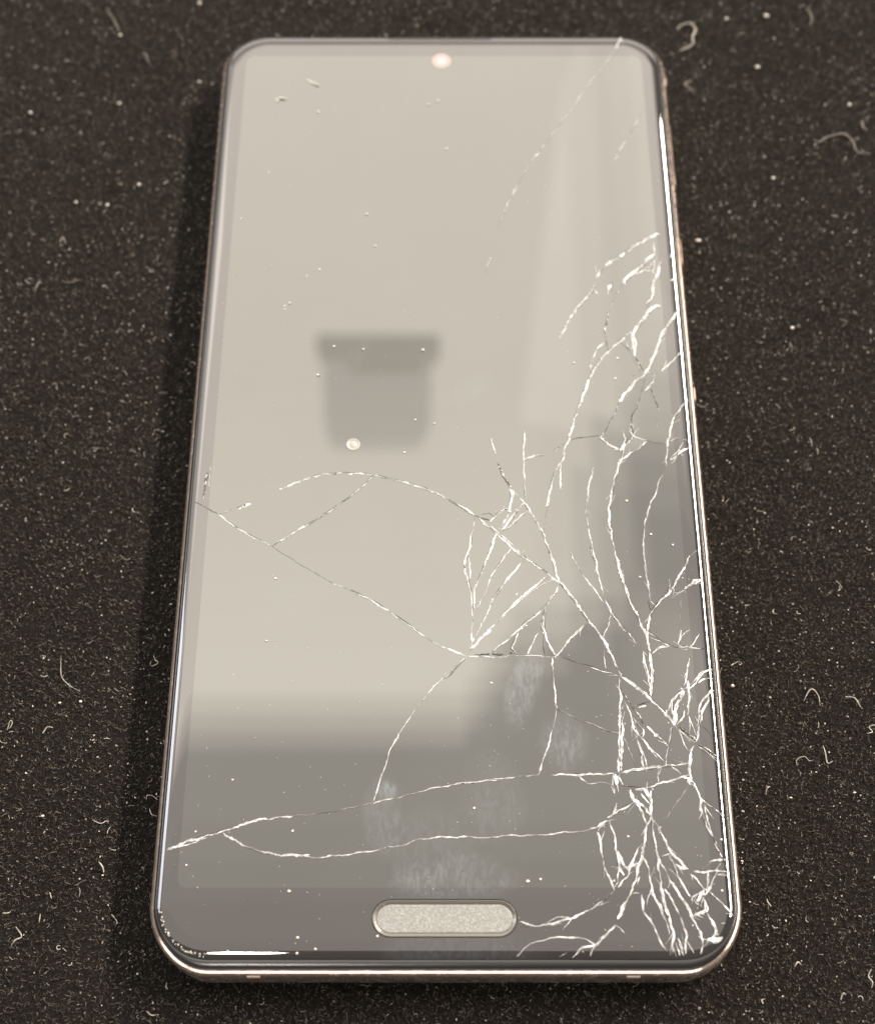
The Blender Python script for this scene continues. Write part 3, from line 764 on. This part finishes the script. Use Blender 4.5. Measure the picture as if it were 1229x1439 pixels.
# --- glass shards: the pane is split along the cracks
def build_shards():
    P = []; E = []; tagE = []
    def loop(L, what):
        b = len(P); P.extend(L)
        for i in range(len(L)): E.append((b+i, b+(i+1) % len(L))); tagE.append(what)
    for off in (0.0, 0.03, 0.12, 0.3, 0.6, 1.0, 1.5, 2.1):
        loop(outline(-off, 14, 5.0), 'ring')
    D = []                                                     # active display area
    for (cx, cy, a0, r) in ((31.3, 9.5, -90, 1.1), (30.6, 141.1, 0, 1.5), (-30.6, 141.1, 90, 1.5), (-31.6, 9.5, 180, 1.1)):
        for k in range(7):
            a = math.radians(a0+15*k); D.append((cx+r*math.cos(a), cy+r*math.sin(a)))
    loop(D, 'display')
    PILL = []
    for k in range(13): a = math.radians(-90+15*k); PILL.append((6.35+2.27*math.cos(a), 4.74+2.27*math.sin(a)))
    for k in range(13): a = math.radians(90+15*k); PILL.append((-6.67+2.27*math.cos(a), 4.74+2.27*math.sin(a)))
    loop(PILL, 'pill')
    CAMH = [(-0.38+1.62*math.cos(math.radians(a)), 141.6+1.62*math.sin(math.radians(a))) for a in range(0, 360, 15)]
    loop(CAMH, 'camera')
    for w, k, L in cracks:
        L = [p for p in L if inset(*p) > -0.2]
        L = [(p[0], p[1]) if inset(*p) > 0.0 else (p[0]*0.997, p[1]) for p in L]
        b = len(P); P.extend(L)
        for i in range(len(L)-1): E.append((b+i, b+i+1)); tagE.append('crack')
    # crack ends that stop just short of another crack or of the rim run on into it
    segs = []
    for ci, (w, k, L) in enumerate(cracks):
        for i in range(len(L)-1): segs.append((ci, *L[i], *L[i+1]))
    o_ = outline(-0.02, 14, 5.0)
    for i in range(len(o_)): segs.append((-1, *o_[i], *o_[(i+1) % len(o_)]))
    S = np.array(segs)
    for ci, (w, k, L) in enumerate(cracks):
        for p in (L[0], L[-1]):
            if inset(*p) < 0.05: continue
            a = S[:, 1:3]; d = S[:, 3:5]-a
            u = np.clip(((np.array(p)-a)*d).sum(1)/((d*d).sum(1)+1e-12), 0, 1)
            q = a+d*u[:, None]; ds = np.linalg.norm(q-np.array(p), axis=1); ds[S[:, 0] == ci] = 99
            j = int(ds.argmin())
            if 1e-3 < ds[j] < 1.5:
                b = len(P); e_ = q[j]+(q[j]-np.array(p))*0.02/max(ds[j], 0.02)
                if inset(*e_) < 0: e_ = q[j]
                P.extend([tuple(p), tuple(e_)]); E.append((b, b+1)); tagE.append('crack')
    r = delaunay_2d_cdt([Vector(p) for p in P], E, [], 0, 0.004, True)
    vs, es, fs, _, oe, _ = r
    kind = {}
    for e, o in zip(es, oe):
        kind[tuple(sorted(e))] = {tagE[i] for i in o if i < len(tagE)}
    def inpoly(x, y, L):
        c = False
        for i in range(len(L)):
            (x1, y1), (x2, y2) = L[i-1], L[i]
            if (y1 > y) != (y2 > y) and x < (x2-x1)*(y-y1)/(y2-y1)+x1: c = not c
        return c
    faces = []
    for f in fs:
        x = sum(vs[i][0] for i in f)/3; y = sum(vs[i][1] for i in f)/3
        if inset(x, y) < 0 or inpoly(x, y, PILL) or inpoly(x, y, CAMH): continue
        faces.append((f, 0 if inpoly(x, y, D) else 1))
    par = list(range(len(faces)))
    def find(a):
        while par[a] != a: par[a] = par[par[a]]; a = par[a]
        return a
    nb = {}
    for i, (f, _) in enumerate(faces):
        for k in range(3): nb.setdefault(tuple(sorted((f[k], f[(k+1) % 3]))), []).append(i)
    for e, fl in nb.items():
        if len(fl) == 2 and 'crack' not in kind.get(e, ()): par[find(fl[0])] = find(fl[1])
    def area(f):
        a, b, c = (vs[i] for i in f); return abs((b[0]-a[0])*(c[1]-a[1])-(c[0]-a[0])*(b[1]-a[1]))/2
    # slivers join the neighbour they share most edge with
    for it in range(4):
        ar = {}; sh = {}
        for i, (f, _) in enumerate(faces): ar[find(i)] = ar.get(find(i), 0)+area(f)
        for e, fl in nb.items():
            if len(fl) == 2:
                a, b = find(fl[0]), find(fl[1])
                if a != b:
                    L = (vs[e[0]]-vs[e[1]]).length
                    sh.setdefault(a, {}); sh[a][b] = sh[a].get(b, 0)+L; sh.setdefault(b, {}); sh[b][a] = sh[b].get(a, 0)+L
        for a in sorted(ar, key=ar.get):
            if ar[a] < 1.5 and a in sh and find(a) == a:
                b = max(sh[a], key=sh[a].get)
                if find(b) != find(a): par[a] = find(b)
    groups = {}
    for i in range(len(faces)): groups.setdefault(find(i), []).append(i)
    for g, members in groups.items():
        A = sum(area(faces[i][0]) for i in members)
        sg = 0.0 if A > 900 else (0.0016 if A > 150 else 0.0042)
        tx, ty = random.gauss(0, sg), random.gauss(0, sg)
        ids = {}; V = []; NR = []; Fc = []; mi = []
        cx = sum(vs[faces[i][0][0]][0] for i in members)/len(members); cy = sum(vs[faces[i][0][0]][1] for i in members)/len(members)
        for i in members:
            f, mk = faces[i]
            q = []
            for k in f:
                if k not in ids:
                    x, y = vs[k]; ids[k] = len(V)
                    V.append((x, y-CY, glass_z(x, y)+max(-0.02, min(0.02, tx*(x-cx)+ty*(y-cy)))))
                    nn = glass_n(x, y)+np.array([-tx, -ty, 0]); NR.append(nn/np.linalg.norm(nn))
                q.append(ids[k])
            Fc.append(q); mi.append(mk)
        ntop = len(Fc)
        # side walls give the shard its thickness
        cnt = {}
        for q in Fc:
            for k in range(3):
                cnt.setdefault(tuple(sorted((q[k], q[(k+1) % 3]))), []).append((q[k], q[(k+1) % 3]))
        low = {}
        for e, l in cnt.items():
            if len(l) == 1:
                a, b = l[0]
                for k in (a, b):
                    if k not in low:
                        low[k] = len(V); x, y, z = V[k]; V.append((x, y, T-0.80)); NR.append(NR[k])
                Fc.append([b, a, low[a], low[b]]); mi.append(2)
        me = mesh_from('glass_shard', V, Fc, [M_disp, M_bezel, M_edge], mi, smooth=True)
        nl = []
        for pi, pol in enumerate(me.polygons):
            for li in pol.loop_indices:
                vi = me.loops[li].vertex_index
                nl.append(tuple(NR[vi]) if pi < ntop else tuple(pol.normal))
        me.normals_split_custom_set(nl)
        obj('glass_shard', me, cover)
    return len(groups)
print('shards', build_shards())

# --- the cracks themselves: uneven splintered ridges along the joints
def resample(L, step):
    L = [np.array(p) for p in L]
    if len(L) > 2:
        out = []
        for i in range(len(L)-1):
            p0 = L[max(i-1, 0)]; p1 = L[i]; p2 = L[i+1]; p3 = L[min(i+2, len(L)-1)]
            n = max(1, int(np.linalg.norm(p2-p1)/step))
            for k in range(n):
                u = k/n
                # softened catmull-rom keeps the traced corners
                c = 0.5*((2*p1)+(-p0+p2)*u+(2*p0-5*p1+4*p2-p3)*u*u+(-p0+3*p1-3*p2+p3)*u**3)
                out.append(0.5*c+0.5*(p1+(p2-p1)*u))
        out.append(L[-1]); return out
    n = max(2, int(np.linalg.norm(L[1]-L[0])/step))
    return [L[0]+(L[1]-L[0])*k/n for k in range(n+1)]
def crack_mesh(w, kind, L):
    w = w*0.74 if w < 0.45 else w*0.9
    rnd = random.Random(int(L[0][0]*977+L[0][1]*31))
    R = resample(L, 0.28 if w > 0.2 else 0.4)
    V = []; Fc = []; mi = []
    n = len(R)
    ph = rnd.uniform(0, 6)
    rows = []
    side = rnd.choice((-1, 1))
    for i, p in enumerate(R):
        t = R[min(i+1, n-1)]-R[max(i-1, 0)]; t = t/(np.linalg.norm(t)+1e-9); nx = np.array([-t[1], t[0]])
        s = i/(n-1)
        ww = w*0.5*(0.80+0.28*math.sin(ph+i*0.23)+0.16*math.sin(ph*2+i*0.61)+rnd.uniform(-0.16, 0.20))
        if rnd.random() < 0.06: ww *= 0.5
        if rnd.random() < 0.06: ww *= 1.5
        taper = min(1, (i+0.5)/2.0, (n-0.5-i)/2.0); ww *= max(0.35, taper)
        c = p+nx*(rnd.uniform(-0.055, 0.055)+0.05*math.sin(i*0.8+ph*3))
        row = []
        for q, zz in ((-1, 0.004), (rnd.uniform(-0.45, 0.1), rnd.uniform(0.015, 0.06)), (rnd.uniform(0.1, 0.5), rnd.uniform(0.01, 0.05)), (1, 0.004)):
            x, y = c+nx*q*ww
            if inset(x, y) < 0.02: zz = zz*0.5
            row.append(len(V)); V.append((x, y-CY, glass_z(x, y)+0.022+zz))
        rows.append(row)
    mats = {'w': [M_cw, M_cs, M_cd], 'f': [M_cf, M_cs, M_cd], 'd': [M_cd, M_cd, M_cs]}[kind]
    for i in range(n-1):
        for k in range(3):
            a, b = rows[i], rows[i+1]
            Fc.append((a[k], b[k], b[k+1], a[k+1]))
            if kind == 'w': mi.append(2 if rnd.random() < 0.015 else (4 if (k == 1 and w > 0.17 and math.sin(i*0.33+ph*2) > -0.1) else (0 if k == 0 or math.sin(i*0.37+ph) > -0.3 else 1)))
            elif kind == 'f': mi.append(0)
            else: mi.append(rnd.choices((0, 2), (0.88, 0.12))[0])
    mats = mats+[M_chip, M_gap]
    # thin dark ribbon beside the crack, standing in for its shadow line
    if kind == 'w' and w > 0.16 and n > 5:
        i0 = rnd.randint(0, n//3); i1 = rnd.randint(n//2, n-1)
        prev = None
        for i in range(i0, i1+1):
            p = R[i]; t = R[min(i+1, n-1)]-R[max(i-1, 0)]; t = t/(np.linalg.norm(t)+1e-9); nx = np.array([-t[1], t[0]])*side
            a_ = p+nx*w*0.48; b_ = p+nx*(w*0.48+rnd.uniform(0.03, 0.11))
            cur = []
            for x, y in (a_, b_):
                cur.append(len(V)); V.append((x, y-CY, glass_z(x, y)+0.024))
            if prev: Fc.append((prev[0], cur[0], cur[1], prev[1]) if side < 0 else (prev[1], cur[1], cur[0], prev[0])); mi.append(2)
            prev = cur
    # hairline splinters that branch off near the struck edge
    if kind == 'w' and w > 0.13 and L[0][0] > 17 and L[0][1] < 105:
        for _ in range(int(n*0.075+0.6)):
            i = rnd.randrange(n); p = R[i]
            t = R[min(i+1, n-1)]-R[max(i-1, 0)]; a = math.atan2(t[1], t[0])+rnd.choice((-1, 1))*rnd.uniform(0.15, 0.6)+rnd.choice((0, math.pi))
            ln = rnd.uniform(0.5, 2.2); hw = rnd.uniform(0.022, 0.045); prev = None; q = p.copy(); m = 6
            mm = rnd.choice((0, 1, 1, 3))
            for s in range(m+1):
                d_ = np.array([math.cos(a), math.sin(a)]); nx = np.array([-d_[1], d_[0]])
                h_ = hw*(1-s/(m+0.8))+0.006
                if inset(*q) < 0.1: break
                cur = []
                for e_ in (-h_, h_):
                    x, y = q+nx*e_; cur.append(len(V)); V.append((x, y-CY, glass_z(x, y)+0.026))
                if prev: Fc.append((prev[0], cur[0], cur[1], prev[1])); mi.append(mm)
                prev = cur; q = q+d_*ln/m; a += rnd.uniform(-0.16, 0.16)
    # tiny chips of glass flaked off beside the crack
    if kind == 'w' and w > 0.24:
        for _ in range(int(n*0.22)):
            p = R[rnd.randrange(n)]; c = p+np.array([rnd.gauss(0, w*0.75), rnd.gauss(0, w*0.75)])
            r = rnd.uniform(0.04, 0.15); a0 = rnd.uniform(0, 6)
            if inset(*c) < 0.1: continue
            b = len(V); z = glass_z(*c)+0.03
            for k in range(3):
                a = a0+k*2.1; V.append((c[0]+r*math.cos(a)*rnd.uniform(0.6, 1.4), c[1]+r*math.sin(a)*rnd.uniform(0.6, 1.4)-CY, z))
            V.append((c[0], c[1]-CY, z+rnd.uniform(0.03, 0.08)))
            for k in range(3): Fc.append((b+k, b+(k+1) % 3, b+3)); mi.append(3)
    return mesh_from('crack', V, Fc, mats, mi)
for w, k, L in cracks:
    obj('crack', crack_mesh(w, k, L), cover)

# --- fingerprint button
def pill(r, cx0, cx1, cy, n=14):
    L = []
    for k in range(n+1): a = math.radians(-90+180*k/n); L.append((cx1+r*math.cos(a), cy+r*math.sin(a)))
    for k in range(n+1): a = math.radians(90+180*k/n); L.append((cx0+r*math.cos(a), cy+r*math.sin(a)))
    return L
def pill_sweep(prof, cap=True):
    V = []; Fc = []
    for r, z in prof: V += [(x, y-CY, z) for x, y in pill(r, -6.67, 6.35, 4.74)]
    m = len(V)//len(prof)
    for j in range(len(prof)-1):
        for i in range(m): Fc.append((j*m+i, j*m+(i+1) % m, (j+1)*m+(i+1) % m, (j+1)*m+i))
    if cap: Fc.append(tuple(range((len(prof)-1)*m, len(prof)*m)))
    return V, Fc
def sensor_material():
    m, t, p = simple('brushed_sensor', (0.11, 0.105, 0.09), 0.42, metal=0.0, ior=1.6)
    tc = N(t, 'ShaderNodeTexCoord'); n = N(t, 'ShaderNodeTexNoise'); n.inputs['Scale'].default_value = 5200; n.inputs['Detail'].default_value = 2
    t.links.new(tc.outputs['Object'], n.inputs['Vector'])
    t.links.new(ramp(t, n.outputs['Fac'], [(0.33, (0.095, 0.097, 0.094)), (0.55, (0.13, 0.133, 0.129)), (0.72, (0.21, 0.214, 0.208))]), p.inputs['Base Color'])
    b = N(t, 'ShaderNodeBump'); b.inputs['Strength'].default_value = 0.5; b.inputs['Distance'].default_value = 0.00005
    t.links.new(n.outputs['Fac'], b.inputs['Height']); t.links.new(b.outputs[0], p.inputs['Normal'])
    return m
v, f = pill_sweep([(1.80, T-0.5), (1.66, T-0.19), (1.55, T-0.17)])
sensor = obj('fingerprint_sensor', mesh_from('fingerprint_sensor', v, f, sensor_material()), phone)
M_ring = simple('sensor_bevel', (0.13, 0.122, 0.112), 0.25, metal=0.5)[0]
v, f = pill_sweep([(2.25, T-0.5), (2.17, T-0.06), (2.09, T-0.02), (2.02, T-0.06), (1.74, T-0.20), (1.72, T-0.40)], cap=False)
obj('sensor_ring', mesh_from('sensor_ring', v, f, M_ring), sensor)
# --- front camera in its punch hole
def disc(cx, cy, prof, n=24):
    V = []; Fc = []
    for r, z in prof: V += [(cx+r*math.cos(2*math.pi*k/n), cy-CY+r*math.sin(2*math.pi*k/n), z) for k in range(n)]
    for j in range(len(prof)-1):
        for i in range(n): Fc.append((j*n+i, j*n+(i+1) % n, (j+1)*n+(i+1) % n, (j+1)*n+i))
    Fc.append(tuple(range((len(prof)-1)*n, len(prof)*n)))
    return V, Fc
M_camring = simple('camera_pale_ring', (0.205, 0.172, 0.17), 0.3)[0]
v, f = disc(-0.38, 141.6, [(1.60, T-0.3), (1.59, T-0.002), (1.3, T-0.004)])
fc = obj('front_camera', mesh_from('front_camera', v, f, M_camring), phone)
v, f = disc(-0.38, 141.6, [(0.85, T+0.002), (0.8, T+0.012), (0.5, T+0.03)])
obj('camera_lens', mesh_from('camera_lens', v, f, simple('camera_lens_glass', (0.27, 0.235, 0.235), 0.12)[0]), fc)
# --- earpiece slit in the upper edge
v, f = box(-9.1, 7.8, GH-0.62, GH-0.36, T-0.45, T-0.02, 0.03)
obj('earpiece', mesh_from('earpiece', [(a, b-CY, min(c, glass_z(a, b)+0.03)) for a, b, c in v], f, M_black), phone)

# ------------------------------------------------------------------ dust on the screen
DUST = [tuple(map(float, a.split(','))) for a in '-20.01,130.77,0.20 -0.96,132.98,0.20 -2.44,132.24,0.18 -26.58,132.98,0.20 -20.12,130.77,0.15 0.38,123.23,0.18 -27.20,118.56,0.15 -11.85,110.42,0.20 -10.43,104.39,0.20 -30.97,109.47,0.15 -18.66,100.06,0.18 -20.54,98.89,0.15 -22.87,94.02,0.18 -23.55,92.88,0.15 -16.10,86.40,0.20 -11.83,85.91,0.18 -3.14,85.79,0.25 -18.20,81.54,0.23 -5.65,68.78,0.18 -23.51,40.49,0.18 -22.75,49.48,0.18 -23.58,93.51,0.15 -26.73,21.82,0.15 -19.03,7.95,0.25 -17.76,2.47,0.20 -18.93,15.34,0.18 -17.76,0.66,0.20 -26.00,0.90,0.15 -15.58,1.15,0.18 25.03,61.17,0.20 28.03,56.05,0.20 30.91,54.45,0.18 26.17,49.69,0.18 22.49,14.63,0.18 9.95,9.15,0.25 11.51,9.40,0.20 3.55,18.20,0.18 -1.47,73.50,0.15 -4.19,74.08,0.15 5.95,34.66,0.18 33.97,14.28,0.18 33.50,8.03,0.18 18.71,83.59,0.18 25.04,84.32,0.20 24.54,80.94,0.18 -8.22,2.64,0.18 -30.89,15.25,0.15 -31.72,11.13,0.15'.split()]
gm = [grain_mesh(1.0, 100+i) for i in range(5)]
dm = [mesh_from('dust_speck', v, f, M_grain, smooth=True) for v, f in gm]
SPECKS = {0: 'pear-shaped white dust speck below the two lint flakes, upper left screen',
 1: 'right speck of the close pair below the front camera', 2: 'left speck of the close pair below the front camera',
 7: 'white dust speck on the screen midway between camera and mirrored fixture, the higher of two',
 8: 'white dust speck on the screen midway between camera and mirrored fixture, the lower of two',
 16: 'bright speck at the right end of the mirrored fixture bar',
 19: 'lone speck on the screen below the long slanting crack',
 23: 'white speck on the lower screen just under the display area, left part',
 24: 'white speck above the bright light streak at the bottom',
 26: 'white speck just below the right end of the bright light streak',
 34: 'larger of two specks right above the fingerprint button end',
 35: 'smaller of two specks right above the fingerprint button end'}
V0 = []; F0 = []
for i, (x, y, r) in enumerate(DUST):
    lab = SPECKS.get(i)
    z = glass_z(x, y)+r*0.5
    if lab:
        o = obj('dust_speck', dm[i % 5], loc=(x, y, z)); o.scale = (r, r, r*0.8)
        tag(o, lab, 'dust speck', 'white dust specks on the screen')
    else:
        v, f = gm[i % 5]; b = len(V0)
        V0 += [(x+a*r, y+bb*r, z+c*r*0.8) for a, bb, c in v]; F0 += [tuple(k+b for k in q) for q in f]
V = V0; Fc = F0
for i in range(420):
    x = random.uniform(-33.5, 33.5); y = random.uniform(1.5, 145)
    if random.random() < 0.35: y = random.uniform(1, 40)
    r = random.uniform(0.025, 0.075); a = random.uniform(0, 6); b = len(V); z = glass_z(x, y)+0.03
    for k in range(4): V.append((x+r*math.cos(a+k*1.57), y+r*math.sin(a+k*1.57)*random.uniform(0.6, 1), z))
    V.append((x, y, z+r*0.7))
    for k in range(4): Fc.append((b+k, b+(k+1) % 4, b+4))
for i in range(46):                                        # grit caught along the lip at the lower corners
    a = math.radians(random.uniform(182, 268)); x = -GW+GR+(GR-0.2)*math.cos(a)*random.uniform(0.93, 0.99); y = GR+(GR-0.2)*math.sin(a)*random.uniform(0.93, 0.99)
    r = random.uniform(0.05, 0.12); b = len(V); z = glass_z(x, y)+0.02
    for k in range(4): V.append((x+r*math.cos(k*1.57), y+r*math.sin(k*1.57), z))
    V.append((x, y, z+r*0.7))
    for k in range(4): Fc.append((b+k, b+(k+1) % 4, b+4))
tag(obj('screen_dust', mesh_from('screen_dust', V, Fc, M_grain)), 'fine pale dust strewn over the phone glass', 'dust', kind='stuff')
# a dried water drop in the middle of the screen
v, f = disc(0, CY, [(1.0, 0.0), (0.95, 0.12), (0.84, 0.14), (0.72, 0.03), (0.5, 0.02), (0.38, 0.10), (0.15, 0.13)])
o = obj('dried_drop', mesh_from('dried_drop', v, f, simple('dried_drop_white', (0.21, 0.207, 0.192), 0.35)[0], smooth=True), loc=(-12.87, 70.04, T+0.005))
tag(o, 'round whitish dried drop in the middle of the phone screen', 'drop')
# flakes of lint lying on the top of the screen
for p, r, lab in (('-22.13,137.43 -21.37,136.94 -20.22,136.20', 0.2, 'pale lint flake on the upper left screen, nearer the middle'),
                  ('-27.15,133.04 -26.24,133.53 -25.31,133.38', 0.2, 'pale lint flake on the upper left screen, nearer the edge')):
    P = pts(p); P = [(a, b) for a, b in P]
    v, f = tube(smooth_path(P, 5), r, z=0.0)
    v = [(a-P[0][0], b-P[0][1], c*0.4) for a, b, c in v]
    tag(obj('lint_flake', mesh_from('lint_flake', v, f, M_flake, smooth=True), loc=(P[0][0], P[0][1], T+0.12)), lab, 'lint')

# ------------------------------------------------------------------ ceiling fixture mirrored in the screen
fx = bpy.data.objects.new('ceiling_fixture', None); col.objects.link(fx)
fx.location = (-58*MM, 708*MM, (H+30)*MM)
tag(fx, 'boxy grey fixture on the ceiling, mirrored dimly in the screen', 'ceiling fixture')
M_fix = simple('fixture_dark', (0.05, 0.045, 0.04), 0.6)[0]
M_fixglow, t_, p_ = simple('fixture_body_glow', (0.3, 0.28, 0.25), 0.6)
p_.inputs['Emission Color'].default_value = (0.95, 0.94, 0.98, 1); p_.inputs['Emission Strength'].default_value = 0.62  # glow added to set the body's mirrored brightness; the body is no known lamp
def slab(rows, z0, z1):                                   # rows of (y, x0, x1): a tapering block
    V = []; Fc = []; n = len(rows)
    for y, a, b in rows: V += [(a, y, z0), (b, y, z0), (a, y, z1), (b, y, z1)]
    for i in range(n-1):
        o = i*4; Fc += [(o, o+1, o+5, o+4), (o+2, o+6, o+7, o+3), (o, o+4, o+6, o+2), (o+1, o+3, o+7, o+5)]
    Fc += [(0, 2, 3, 1), ((n-1)*4, (n-1)*4+1, (n-1)*4+3, (n-1)*4+2)]
    return V, Fc
v, f = slab([(31, -52, 50), (38, -60, 58), (50, -63, 60), (57, -60, 56)], -10, 12); obj('fixture_bar', mesh_from('fixture_bar', v, f, M_fix), fx)
v, f = slab([(-62, -36, 36), (-57, -46, 46), (-44, -51, 50), (0, -54, 51), (30, -55, 51)], -4, 16); obj('fixture_body', mesh_from('fixture_body', v, f, M_fixglow), fx)
v, f = slab([(14, -30, 44), (26, -34, 44)], -9, -5); obj('body_slot', mesh_from('body_slot', v, f, M_fix), fx)
